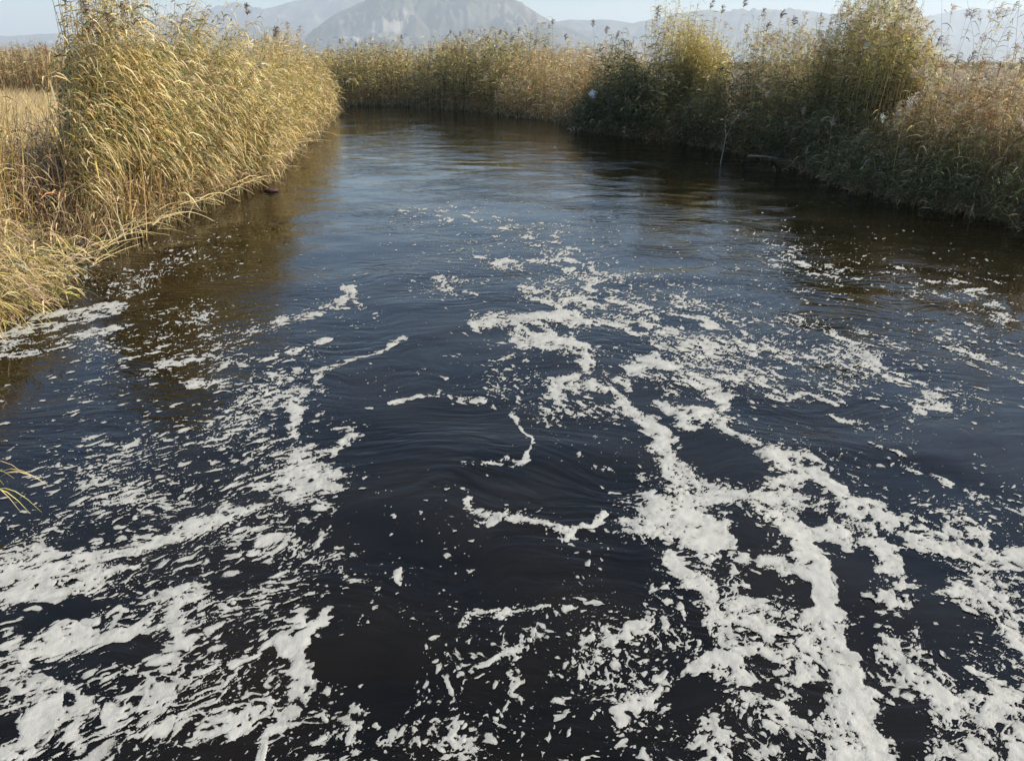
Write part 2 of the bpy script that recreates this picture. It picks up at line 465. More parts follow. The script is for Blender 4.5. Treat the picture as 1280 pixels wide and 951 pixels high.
def grow_reeds(base, h, lean, leafR, stemR, r, n_leaf=12, leaf_len=(0.28, 0.5), leaf_w=0.012, wind=(0.0, 1.2), cols=None, stemcols=None,
               k=4, t0=0.22, stem_w=0.005, seg=5, droop=(0.5, 1.1), tipcols=None, up=(0.35, 0.9), low=None):
    """stems as three-ribbon stalks with arching leaves; returns the tips and the direction at the tips"""
    n = len(base)
    t = np.linspace(0, 1, seg)[None, :, None]
    L = np.concatenate([lean, np.zeros((n, 1))], 1)
    bow = np.concatenate([r.normal(0, 0.05, (n, 2)), np.zeros((n, 1))], 1) * h[:, None]
    drop = (np.linalg.norm(lean, axis=1) ** 2 / (2 * h))
    def at(tt):                                        # tt (n,m) -> (n,m,3)
        q = tt[..., None]
        p = base[:, None, :] + L[:, None, :] * q ** 1.8 + bow[:, None, :] * np.sin(math.pi * q)
        p[..., 2] += h[:, None] * tt - drop[:, None] * tt ** 2
        return p
    P = at(np.repeat(np.linspace(0, 1, seg)[None, :], n, 0))
    W = np.linspace(1, 0.35, seg)[None, :] * stem_w * r.uniform(0.7, 1.3, (n, 1))
    sc = pal(n, *(stemcols or ((STRAW, GOLD, BROWN), (3, 2, 1))), r=r)
    for a in (0, 2.09):
        az = a + r.uniform(0, 1, n)
        S = np.stack([np.cos(az), np.sin(az), 0 * az], 1)
        stemR.add(P, W, S, sc)
    m = n_leaf
    tt = np.clip(t0 + (1 - t0) * (np.arange(m)[None, :] + r.random((n, m))) / m, 0, 0.99)
    S0 = at(tt).reshape(-1, 3)
    tm = tt.ravel(); nm = n * m
    az = r.normal(wind[0], wind[1], nm)
    D = np.stack([np.cos(az), np.sin(az), 0 * az], 1)
    Ln = r.uniform(*leaf_len, nm) * (0.65 + 0.5 * np.sin(math.pi * np.clip(tm, 0, 0.9)))
    u = r.uniform(*up, nm); dr = r.uniform(*droop, nm)
    s = np.linspace(0, 1, k)[None, :]
    hor = Ln[:, None] * (s * np.cos(u)[:, None])
    ver = Ln[:, None] * (np.sin(u)[:, None] * s - dr[:, None] * s ** 2)
    PL = S0[:, None, :] + D[:, None, :] * hor[..., None]
    PL[..., 2] += ver
    prof = np.interp(np.linspace(0, 1, k), [0, 0.25, 0.6, 1], [0.55, 1.0, 0.75, 0.06])
    WL = prof[None, :] * (leaf_w * r.uniform(0.6, 1.3, nm))[:, None]
    tw = r.uniform(-0.9, 0.9, nm)
    side = np.stack([-np.sin(az) * np.cos(tw), np.cos(az) * np.cos(tw), np.sin(tw)], 1)
    lc = pal(nm, *(cols or ((OLIVE, STRAW, GREEN), (3, 2, 1))), r=r)
    if low:                                           # greener lower leaves, darkened further as painted shade; tops brightened as if sunlit
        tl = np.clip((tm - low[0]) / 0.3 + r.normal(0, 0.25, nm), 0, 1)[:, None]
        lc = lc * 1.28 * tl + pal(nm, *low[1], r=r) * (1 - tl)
    plant = np.repeat((1 + 0.25 * r.normal(size=(n, 1))) * (1 + 0.35 * perlin(base[:, :1] * 0.9, base[:, 1:2] * 0.9, 5)), m, 0)
    leafR.add(PL, WL, side, lc * np.clip(plant, 0.45, 1.6), tipcol=None)
    e = at(np.full((n, 1), 1.0))[:, 0]; e0 = at(np.full((n, 1), 0.93))[:, 0]
    ax_ = e - e0; ax_ /= np.linalg.norm(ax_, axis=1)[:, None]
    return e, ax_

def along(pts, a, b, n, depth, r, sign, near_bias=1.3):
    """n places between arc shares a..b of a bank line, 0..depth back from the water"""
    seg = np.linalg.norm(np.diff(pts, axis=0), axis=1); cum = np.concatenate([[0], np.cumsum(seg)])
    s = r.uniform(a, b, n)
    k = np.clip(np.searchsorted(cum, s) - 1, 0, len(seg) - 1)
    q = (s - cum[k]) / seg[k]
    p = pts[k] * (1 - q[:, None]) + pts[k + 1] * q[:, None]
    d = pts[k + 1] - pts[k]; d /= np.linalg.norm(d, axis=1)[:, None]
    nrm = np.stack([-d[:, 1], d[:, 0]], 1) * sign
    o = depth[0] + (depth[1] - depth[0]) * r.random(n) ** near_bias
    xy = p + nrm * o[:, None] + r.normal(0, 0.12, (n, 2))
    return np.concatenate([xy, bank_z(xy[:, 0], xy[:, 1])[:, None] - 0.04], 1), s, o
def arc_at(pts, uv):
    g = ground(*uv)[:2]
    seg = np.linalg.norm(np.diff(pts, axis=0), axis=1); cum = np.concatenate([[0], np.cumsum(seg)])
    best = (1e9, 0)
    for k in range(len(seg)):
        d = pts[k + 1] - pts[k]; t = np.clip(((g - pts[k]) @ d) / (d @ d), 0, 1)
        e = np.linalg.norm(pts[k] + t * d - g)
        if e < best[0]: best = (e, cum[k] + t * seg[k])
    return best[1]

def clump(label, pts, sign, uv0, uv1, n, depth, height, seed, cols, stemcols, lean=(0.2, 0.15), wind=(0, 1.3), n_leaf=12,
          plumes=0.2, plume_size=(0.22, 0.34), plume_cols=((PLUMEC, DEAD), (2, 1)), leaf_len=(0.28, 0.5), leaf_w=0.012, near_bias=1.3, skirt=0.35,
          cat='reed clump', name='reed_clump', stem_w=0.005, hcurve=None, strands=26, droop=(0.5, 1.1), t0=0.22, group=None, max_plumes=60, up=(0.35, 0.9), edge=None, edge2=9e9, feather=50, fmin=0.62, low=None, knots=0.2):
    r = np.random.default_rng(seed)
    a, b = arc_at(pts, uv0), arc_at(pts, uv1)
    if a > b: a, b = b, a
    base, s, o = along(pts, a, b, n, depth, r, sign, near_bias)
    if edge:                                          # the clump ends at a line across the bank
        pu = project(base[:, 0], base[:, 1], 1.0)[0]
        ok = (pu > edge) & (pu < edge2)
        base, s, o = base[ok], s[ok], o[ok]; n = len(base)
    h = height[0] + (height[1] - height[0]) * r.beta(2.2, 1.5, n)
    q = (s - a) / (b - a)
    # uneven crest: taller and shorter knots of stems
    h *= 1 + knots * perlin(base[:, 0] * 0.7, base[:, 1] * 0.7, seed) + 0.5 * knots * perlin(base[:, 0] * 2, base[:, 1] * 2, seed)
    if hcurve: h *= np.interp(q, [c[0] for c in hcurve], [c[1] for c in hcurve])
    if edge: h *= np.interp(pu[ok], [edge, edge + feather, max(edge2 - feather, edge + feather), edge2 + 1], [fmin, 1, 1, fmin if edge2 < 5000 else 1])
    # shoots nearest the water are younger and shorter, and lean out over it
    h *= np.interp(o, [0, 0.7, 1.6], [0.55, 0.85, 1.0])
    L = np.stack([r.normal(lean[0], lean[1], n), r.normal(0, lean[1], n)], 1) * h[:, None]
    c0 = (float(base[:, 0].mean()), float(base[:, 1].mean()), float(base[:, 2].min()))
    root = tag(empty(name, c0), label, cat, group)
    loc = np.array(c0)
    lr, sr, pr = Ribbons(), Ribbons(), Ribbons()
    tips, axes = grow_reeds(base, h, L, lr, sr, r, n_leaf, leaf_len, leaf_w, wind, cols, stemcols, stem_w=stem_w, droop=droop, t0=t0, up=up, low=low)
    if skirt > 0:                                     # dead blades and broken stalks at the foot
        ns = int(n * skirt * 4)
        bs, _, _ = along(pts, a, b, ns, (depth[0] - 0.1, depth[1]), r, sign, near_bias)
        hs = r.uniform(0.4, 1.5, ns) * height[1] / 4
        Ls = r.normal(0, 0.45, (ns, 2)) * hs[:, None]
        grow_reeds(bs, hs, Ls, lr, sr, r, 3, (0.3, 0.6), leaf_w * 0.8, (wind[0], 2.5), ((STRAW, BROWN, DEAD, RUST), (2, 2, 2, 1)), ((DEAD, BROWN), (1, 1)), stem_w=stem_w * 0.8, t0=0.05, seg=3)
    lr.V = [v - loc for v in lr.V]; sr.V = [v - loc for v in sr.V]
    f = lr.build('foliage', M_LEAF, root); f['kind'] = 'stuff'
    st = sr.build('stems', M_STEM, root); st['kind'] = 'stuff'
    # flower heads: each one its own part
    cand = np.where(r.random(n) < plumes)[0]
    cand = cand[np.argsort(-(tips[cand, 2]))]
    for j, i in enumerate(cand[:max_plumes]):
        p1 = Ribbons()
        plume_ribbons(p1, np.zeros((1, 3)), axes[i:i + 1], np.array([r.uniform(*plume_size)]), pal(1, *plume_cols, r=r), r, strands)
        po = p1.build('plume', M_PLUME, root)
        po.location = tips[i] - loc
    rest = cand[max_plumes:]
    if len(rest):
        plume_ribbons(pr, tips[rest], axes[rest], r.uniform(*plume_size, len(rest)), pal(len(rest), *plume_cols, r=r), r, strands)
        pr.V = [v - loc for v in pr.V]
        p2 = pr.build('plume', M_PLUME, root); p2['kind'] = 'stuff'
    return root

GG = ((OLIVE, STRAW, GOLD, GREEN, (0.66, 0.54, 0.31)), (3, 4.5, 2.2, 2.2, 2))
GS = ((STRAW, GOLD, OLIVE), (3, 2, 1))
# left bank, from the camera outwards
clump('low yellow-green reeds hanging over the water in the near left corner', LEFTP, 1, (0, 440), (45, 352), 420, (-0.15, 1.6), (0.8, 1.6), 101,
      ((YGREEN, STRAW, DEAD, GREEN), (1.2, 4, 2.5, .8)), GS, lean=(0.22, 0.28), wind=(-0.3, 0.9), n_leaf=7, plumes=0, leaf_len=(0.35, 0.7), leaf_w=0.010, skirt=.3, t0=.1)
clump('brown bare-stemmed reeds around a dark hollow at the left edge', LEFTP, 1, (0, 385), (150, 298), 420, (0.8, 3.8), (1.7, 2.5), 102,
      ((STRAW, DEAD, RUST, GOLD), (4, 2, 2, 2)), ((STRAW, RUST, GOLD), (3, 1.5, 2)), lean=(0.06, 0.12), wind=(0, 2.0), n_leaf=5, stem_w=.008, plumes=0, leaf_len=(0.25, 0.45), leaf_w=0.009, near_bias=1, skirt=.3)
clump('tallest green-gold reed clump on the left bank, leaves blown to the right', LEFTP, 1, (110, 318), (240, 262), 760, (0.3, 3.4), (3.6, 5.2), 103,
      GG, GS, lean=(0.12, 0.06), wind=(-0.15, 0.55), n_leaf=18, plumes=0.08, leaf_len=(0.32, 0.6), leaf_w=0.015, droop=(0.6, 1.2), stem_w=0.009, skirt=.6,
      plume_cols=((PLUMED, PLUMEC), (1, 1)), t0=.34, edge=86, feather=50, fmin=.5, knots=.32)
clump('leaning reed clump with striped leaves beyond the tallest one', LEFTP, 1, (215, 270), (335, 222), 640, (0.1, 3.0), (2.6, 3.8), 104,
      GG, GS, lean=(0.32, 0.10), wind=(-0.3, 0.6), edge=130, knots=.3, n_leaf=15, plumes=0.04, leaf_len=(0.32, 0.6), leaf_w=0.015, stem_w=0.006, droop=(0.6, 1.2), skirt=.6, t0=.15)
clump('straw-coloured reeds sloping down to the water along the left bank', LEFTP, 1, (330, 226), (392, 172), 700, (0.0, 3.2), (2.6, 3.6), 105,
      ((STRAW, GOLD, OLIVE, YGREEN), (4, 3, 1.5, 1.5)), GS, lean=(0.22, 0.15), wind=(-0.3, 0.9), n_leaf=13, plumes=0.06, leaf_w=0.016, leaf_len=(0.35, 0.6), skirt=.5, t0=.1)
clump('golden reeds at the far end of the left bank by the bend', LEFTP, 1, (392, 172), (418, 143), 620, (0.0, 3.4), (3.2, 4.0), 106,
      ((STRAW, GOLD, OLIVE), (4, 4, 1)), GS, lean=(0.1, 0.12), wind=(-0.3, 1.2), n_leaf=10, plumes=0.08, leaf_w=0.02, leaf_len=(0.4, 0.65), skirt=.4, t0=.1, plume_size=(.3, .45), stem_w=.008)
# far bank, left to right
FG = ((OLIVE, GREEN, STRAW, GOLD, DKGREEN), (3, 2, 2, 2, 1))
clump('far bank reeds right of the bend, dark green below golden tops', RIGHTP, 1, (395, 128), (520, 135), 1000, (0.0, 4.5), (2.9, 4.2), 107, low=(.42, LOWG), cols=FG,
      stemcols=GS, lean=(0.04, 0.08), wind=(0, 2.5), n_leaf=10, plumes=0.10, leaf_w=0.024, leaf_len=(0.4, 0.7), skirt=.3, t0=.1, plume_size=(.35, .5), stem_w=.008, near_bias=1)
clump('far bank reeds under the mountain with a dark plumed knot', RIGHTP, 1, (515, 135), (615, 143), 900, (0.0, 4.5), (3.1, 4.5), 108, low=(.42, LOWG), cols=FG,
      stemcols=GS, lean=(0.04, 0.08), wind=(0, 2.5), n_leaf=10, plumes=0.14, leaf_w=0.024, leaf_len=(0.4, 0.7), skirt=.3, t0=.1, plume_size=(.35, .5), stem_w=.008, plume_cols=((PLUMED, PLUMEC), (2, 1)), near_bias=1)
clump('pinkish dry reeds lowest in the middle of the far bank', RIGHTP, 1, (612, 143), (718, 160), 850, (0.0, 4.0), (2.5, 3.5), 109, low=(.2, LOWG), cols=((STRAW, DEAD, RUST, OLIVE, GOLD), (3, 3, 2, 1, 1)),
      stemcols=GS, lean=(0.04, 0.08), wind=(0, 2.5), n_leaf=9, plumes=0.16, leaf_w=0.022, leaf_len=(0.35, 0.6), skirt=.4, t0=.08, plume_size=(.3, .45), stem_w=.008, near_bias=1)
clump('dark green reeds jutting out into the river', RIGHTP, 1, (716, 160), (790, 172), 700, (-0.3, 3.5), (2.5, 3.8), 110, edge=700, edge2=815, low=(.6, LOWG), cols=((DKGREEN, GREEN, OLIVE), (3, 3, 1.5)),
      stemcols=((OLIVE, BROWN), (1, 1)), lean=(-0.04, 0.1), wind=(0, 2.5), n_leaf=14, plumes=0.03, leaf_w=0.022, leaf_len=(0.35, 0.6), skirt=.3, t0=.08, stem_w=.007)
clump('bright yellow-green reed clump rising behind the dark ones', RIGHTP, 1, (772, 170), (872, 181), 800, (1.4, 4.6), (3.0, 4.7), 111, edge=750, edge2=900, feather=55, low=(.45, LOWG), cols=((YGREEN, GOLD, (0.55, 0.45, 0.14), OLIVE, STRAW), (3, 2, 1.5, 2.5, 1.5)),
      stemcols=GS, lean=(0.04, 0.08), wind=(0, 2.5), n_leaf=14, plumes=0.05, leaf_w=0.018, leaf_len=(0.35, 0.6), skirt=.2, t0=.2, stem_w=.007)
clump('low dark green undergrowth reeds at the foot of the right bank', RIGHTP, 1, (785, 171), (1030, 217), 900, (-0.3, 1.8), (2.0, 3.1), 112, low=(.55, LOWG), cols=((DKGREEN, GREEN, OLIVE, BROWN), (3, 3, 1, .7)),
      stemcols=((OLIVE, BROWN), (1, 1)), lean=(-0.1, 0.12), wind=(math.pi, 1.6), n_leaf=13, plumes=0.01, leaf_w=0.017, leaf_len=(0.3, 0.55), skirt=.3, t0=.08)
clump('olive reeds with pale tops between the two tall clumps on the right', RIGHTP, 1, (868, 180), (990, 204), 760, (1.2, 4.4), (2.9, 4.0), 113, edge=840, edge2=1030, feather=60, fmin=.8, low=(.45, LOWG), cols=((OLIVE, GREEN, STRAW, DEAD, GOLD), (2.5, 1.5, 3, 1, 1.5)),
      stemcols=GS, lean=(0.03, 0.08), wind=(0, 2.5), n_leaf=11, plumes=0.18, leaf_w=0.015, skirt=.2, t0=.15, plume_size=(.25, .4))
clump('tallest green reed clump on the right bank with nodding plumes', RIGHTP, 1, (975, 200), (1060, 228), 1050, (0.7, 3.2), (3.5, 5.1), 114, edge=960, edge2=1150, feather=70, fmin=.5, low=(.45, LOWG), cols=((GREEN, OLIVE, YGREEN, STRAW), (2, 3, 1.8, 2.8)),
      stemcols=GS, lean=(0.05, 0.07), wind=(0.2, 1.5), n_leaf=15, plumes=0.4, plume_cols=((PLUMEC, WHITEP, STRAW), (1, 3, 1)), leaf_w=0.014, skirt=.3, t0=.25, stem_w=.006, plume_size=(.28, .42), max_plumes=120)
clump('rusty plume-headed reeds before the brown field on the right', RIGHTP, 1, (1050, 226), (1285, 280), 850, (0.5, 3.4), (1.8, 2.7), 115, low=(.2, LOWG), cols=((RUST, STRAW, OLIVE, DEAD, GOLD), (2, 4, 1.5, 3, 1)),
      stemcols=((STRAW, BROWN, RUST), (2, 1, 1)), lean=(0.04, 0.12), wind=(0.2, 2.5), n_leaf=9, plumes=0.16, leaf_w=0.011, skirt=.6, t0=.1,
      plume_size=(.24, .38), plume_cols=((PLUMEC, WHITEP, RUST), (2, 3, 1)), max_plumes=110)
clump('dark green reeds trailing into the water at the right edge', RIGHTP, 1, (1020, 214), (1330, 288), 1100, (-0.3, 1.5), (1.1, 2.0), 116, low=(.5, LOWG), cols=((DKGREEN, GREEN, OLIVE, DEAD), (2, 3, 2, .8)),
      stemcols=((OLIVE, BROWN), (1, 1)), lean=(-0.15, 0.15), wind=(math.pi, 1.6), n_leaf=11, plumes=0.01, leaf_w=0.010, leaf_len=(0.22, 0.45), skirt=.4, t0=.06)
clump('sparse dark-plumed reeds standing up against the sky at the right edge', RIGHTP, 1, (1085, 240), (1285, 280), 84, (0.3, 2.4), (3.1, 4.5), 117,
      ((OLIVE, BROWN, STRAW), (2, 1, 1)), ((STRAW, BROWN), (1, 1)), lean=(0.08, 0.1), wind=(0.2, 1.0), n_leaf=9, plumes=0.9, leaf_w=0.011, skirt=0, t0=.3, plume_size=(.22, .34), plume_cols=((PLUMED, PLUMEC, WHITEP), (2, 2, 1)), max_plumes=90)
clump('right bank reeds beside the bridge outside the picture', RIGHTP, 1, (1345, 292), (1500, 360), 260, (0.0, 2.6), (1.8, 3.0), 118,
      ((OLIVE, GREEN, STRAW), (2, 2, 2)), GS, n_leaf=9, plumes=0.1, skirt=.3)

# single reeds that stand out against sky, mountain or the dark bank: one plant = one thing
def lone_reed(label, u, v, top_v, seed, lean=(0.05, 0.0), plume=0.3, pc=PLUMEC, leaves=7, back=0.4, group=None, u_top=None):
    r = np.random.default_rng(seed)
    g = ground(u, v)
    X, Y = g[0], g[1] + back
    z0 = float(bank_z(np.array([X]), np.array([Y]))[0]) - 0.03
    b = (475.5 - top_v) / FPX
    zt = CAMH + (-SP + CP * b) / (CP + SP * b) * Y
    h = max(zt - z0, 0.5)
    root = tag(empty('common_reed', (X, Y, z0)), label, 'reed', group)
    lr, sr = Ribbons(), Ribbons()
    tips, axes = grow_reeds(np.zeros((1, 3)), np.array([h]), np.array([[lean[0], lean[1]]]) * h, lr, sr, r, leaves, (0.3, 0.5), 0.012, (0.1, 0.9),
                            ((OLIVE, STRAW, BROWN), (2, 2, 1)), ((STRAW, BROWN), (2, 1)), stem_w=0.0065, seg=7, t0=0.4)
    sr.build('stem', M_STEM, root)
    lr.build('leaves', M_LEAF, root)
    if plume:
        p = Ribbons()
        plume_ribbons(p, np.zeros((1, 3)), axes, np.array([plume]), np.array([pc]), r, 44)
        po = p.build('plume', M_PLUME, root); po.location = tips[0]
    return root
WHITEP = (0.72, 0.66, 0.55)
lone_reed('reed with a pale fluffy plume low against the dark right bank', 996, 212, 135, 1, (-.02, 0), .30, PLUMEC, 4, .1)
lone_reed('reed with a cream plume at the left edge of the rusty reeds', 1030, 224, 148, 2, (0, 0), .30, PLUMEC, 4, .1)
lone_reed('reed with a big cream plume low near the right edge', 1243, 274, 146, 3, (0.0, 0), .32, PLUMEC, 5, 0.0)
lone_reed('reed with a small cream plume halfway along the rusty reeds', 1120, 248, 132, 4, (0.0, 0), .28, PLUMEC, 5, 0.3)
lone_reed('dark-plumed reed rising above the yellow-green clump', 826, 177, 10, 5, (.01, 0), .45, PLUMED, 5, 3.0)
lone_reed('tall thin dark-plumed reed right of the tallest left clump', 262, 256, 4, 6, (.14, 0), .32, PLUMED, 7, 2.5)
lone_reed('nodding dark-plumed reed alone above the leaning left reeds', 300, 240, 32, 7, (.16, 0), .34, PLUMED, 6, 2.5)
for i, (u, tv) in enumerate([(46, 2), (62, 20), (28, 26)]):
    lone_reed(['tallest thin reed against the sky at the upper left corner', 'thin reed leaning right in the upper left corner', 'leftmost thin reed standing over the straw field'][i],
              u, 372 - i * 14, tv, 20 + i, (.05 * i - .02, 0), .28, PLUMED, 6, 3.0)
G2 = 'thin dark-plumed reeds poking above the far bank'
LAB = ['dark-plumed reed tip before the right slope of the big mountain', 'dark-plumed reed tip where the big mountain slopes down', 'tall thin reed tip at the notch beside the big mountain',
       'short reed tip over the lowest dry reeds', 'tall curved reed tip just left of the dark jutting reeds', 'thin reed tip rising over the dark jutting reeds',
       'thin reed tip just left of the yellow-green clump', 'lowest reed tip under the mountain notch', 'thin reed tip above the dark plumed knot', 'thin reed tip in front of the pale quarry',
       'thin reed tip right above the river bend', 'second thin reed tip from the river bend']
for i, (u, tv) in enumerate([(622, 38), (646, 36), (688, 24), (705, 44), (738, 26), (757, 34), (772, 40), (668, 50), (560, 38), (498, 44), (420, 50), (440, 54)]):
    vb = float(np.interp(u, [430, 500, 600, 690, 722, 775], [133, 134, 141, 152, 160, 170]))
    lone_reed(LAB[i], u, vb, tv, 40 + i, (.03, 0), .42, PLUMED, 4, 2.5, G2)
G3 = 'thin reeds against the sky left of the tall right clump'
LAC = ['tall sky-high reed just right of the yellow-green clump', 'second sky-high reed right of the yellow-green clump', 'tallest lone reed midway between the two tall right clumps',
       'plumed reed over the blue ridge between the tall clumps', 'short plumed reed over the pale-topped olive reeds', 'plumed reed nearest the tall clump but one', 'plumed reed touching the left side of the tall right clump']
for i, (u, tv) in enumerate([(884, 2), (898, 8), (925, 0), (950, 12), (958, 30), (975, 14), (990, 22)]):
    lone_reed(LAC[i], u, float(np.interp(u, [850, 925, 1000], [177, 191, 207])), tv, 60 + i, (.03, 0), .36, PLUMED, 5, 2.0, G3)

# ------------------------------------------------------------------ vegetation masses behind the banks
def blades(name, label, cat, xy, h, cols, seed, w=0.01, lean=0.35, k=3):
    r = np.random.default_rng(seed)
    n = len(xy)
    base = np.concatenate([xy, bank_z(xy[:, 0], xy[:, 1])[:, None] - 0.03], 1)
    H = r.uniform(*h, n) * (1 + 0.25 * perlin(xy[:, 0] * .3, xy[:, 1] * .3, seed))
    az = r.uniform(0, 6.283, n)
    t = np.linspace(0, 1, k)[None, :]
    l = r.normal(0.08, lean, (n, 2)) * H[:, None]
    P = base[:, None, :] + np.concatenate([l[:, None, :] * (t ** 1.7)[..., None], (H[:, None] * (t - 0.15 * t ** 2))[..., None]], 2)
    W = np.linspace(1, 0.12, k)[None, :] * (w * r.uniform(0.6, 1.5, n))[:, None]
    R = Ribbons(); R.add(P, W, np.stack([np.cos(az), np.sin(az), 0 * az], 1), pal(n, *cols, var=0.3, r=r))
    loc = base.mean(0)
    return tag(R.build(name, M_LEAF, loc=loc), label, cat, kind='stuff')
r0 = np.random.default_rng(77)
def scatter(n, x0, x1, y0, y1, dmin, keep=None):
    X = r0.uniform(x0, x1, n); Y = r0.uniform(y0, y1, n)
    d = seg_dist(X, Y, np.vstack([CHANNEL, CHANNEL[:1]])); ok = (~inside(X, Y, CHANNEL)) & (d > dmin)
    if keep is not None: ok &= keep(X, Y)
    return np.stack([X[ok], Y[ok]], 1)
blades('dry_grass', 'pale straw field of dry grass behind the left bank', 'dry grass', scatter(60000, -34, -8.5, 10, 52, 2.6), (0.5, 1.1), ((STRAW, DEAD, GOLD), (5, 3, 1)), 5, 0.012)
blades('dry_grass', 'dry brown grass along the field edge of the right bank', 'dry grass', scatter(26000, 6, 34, 10, 60, 2.8), (0.3, 0.9), ((BROWN, DEAD, RUST, STRAW), (3, 2, 2, 1)), 6, 0.012)
blades('bank_grass', 'short rough grass and dead blades fringing the waterline', 'grass',
       np.concatenate([along(LEFTP, 30, 105, 5200, (-0.25, 0.9), r0, 1)[0][:, :2], along(RIGHTP, 15, 125, 9000, (-0.25, 0.9), r0, 1)[0][:, :2]]),
       (0.2, 0.75), ((STRAW, OLIVE, GREEN, BROWN), (2, 2, 2, 2)), 8, 0.011, lean=0.6)

# far hedge of brown reeds beyond the straw field and low scrub on the right horizon
def far_mass(name, label, cat, x0, x1, y0, y1, n, h, cols, seed, w):
    r = np.random.default_rng(seed)
    xy = np.stack([r.uniform(x0, x1, n), r.uniform(y0, y1, n)], 1)
    b = np.concatenate([xy, bank_z(xy[:, 0], xy[:, 1])[:, None]], 1)
    H = r.uniform(*h, n) * (1 + 0.2 * perlin(xy[:, 0] * .25, xy[:, 1] * .25, seed))
    lr, sr = Ribbons(), Ribbons()
    grow_reeds(b, H, r.normal(0.05, 0.1, (n, 2)) * H[:, None], lr, sr, r, 6, (0.5, 0.9), w, (0, 2.5), cols, ((STRAW, BROWN), (1, 1)), k=3, seg=3, stem_w=w * .6, t0=.1)
    lr.V += sr.V; lr.F += [f + lr.n for f in sr.F]; lr.C += sr.C
    loc = b.mean(0)
    return tag(lr.build(name, M_LEAF, loc=loc), label, cat, kind='stuff')
far_mass('reed_belt', 'brown reed belt beyond the straw field at the upper left', 'reeds', -75, -22, 58, 66, 3600, (2.5, 3.7), ((BROWN, RUST, OLIVE, STRAW), (2, 1.5, 2, 3)), 11, 0.035)
far_mass('scrub_belt', 'thin dark scrub line on the right horizon', 'scrub', 40, 420, 250, 275, 2600, (1.4, 2.6), ((GREEN, OLIVE, BROWN), (3, 2, 1)), 12, 0.16)
far_mass('reed_belt', 'reed belt continuing behind the far bank', 'reeds', -45, 6, 62, 70, 2200, (2.8, 3.6), ((STRAW, OLIVE, GOLD), (3, 2, 1)), 13, 0.035)

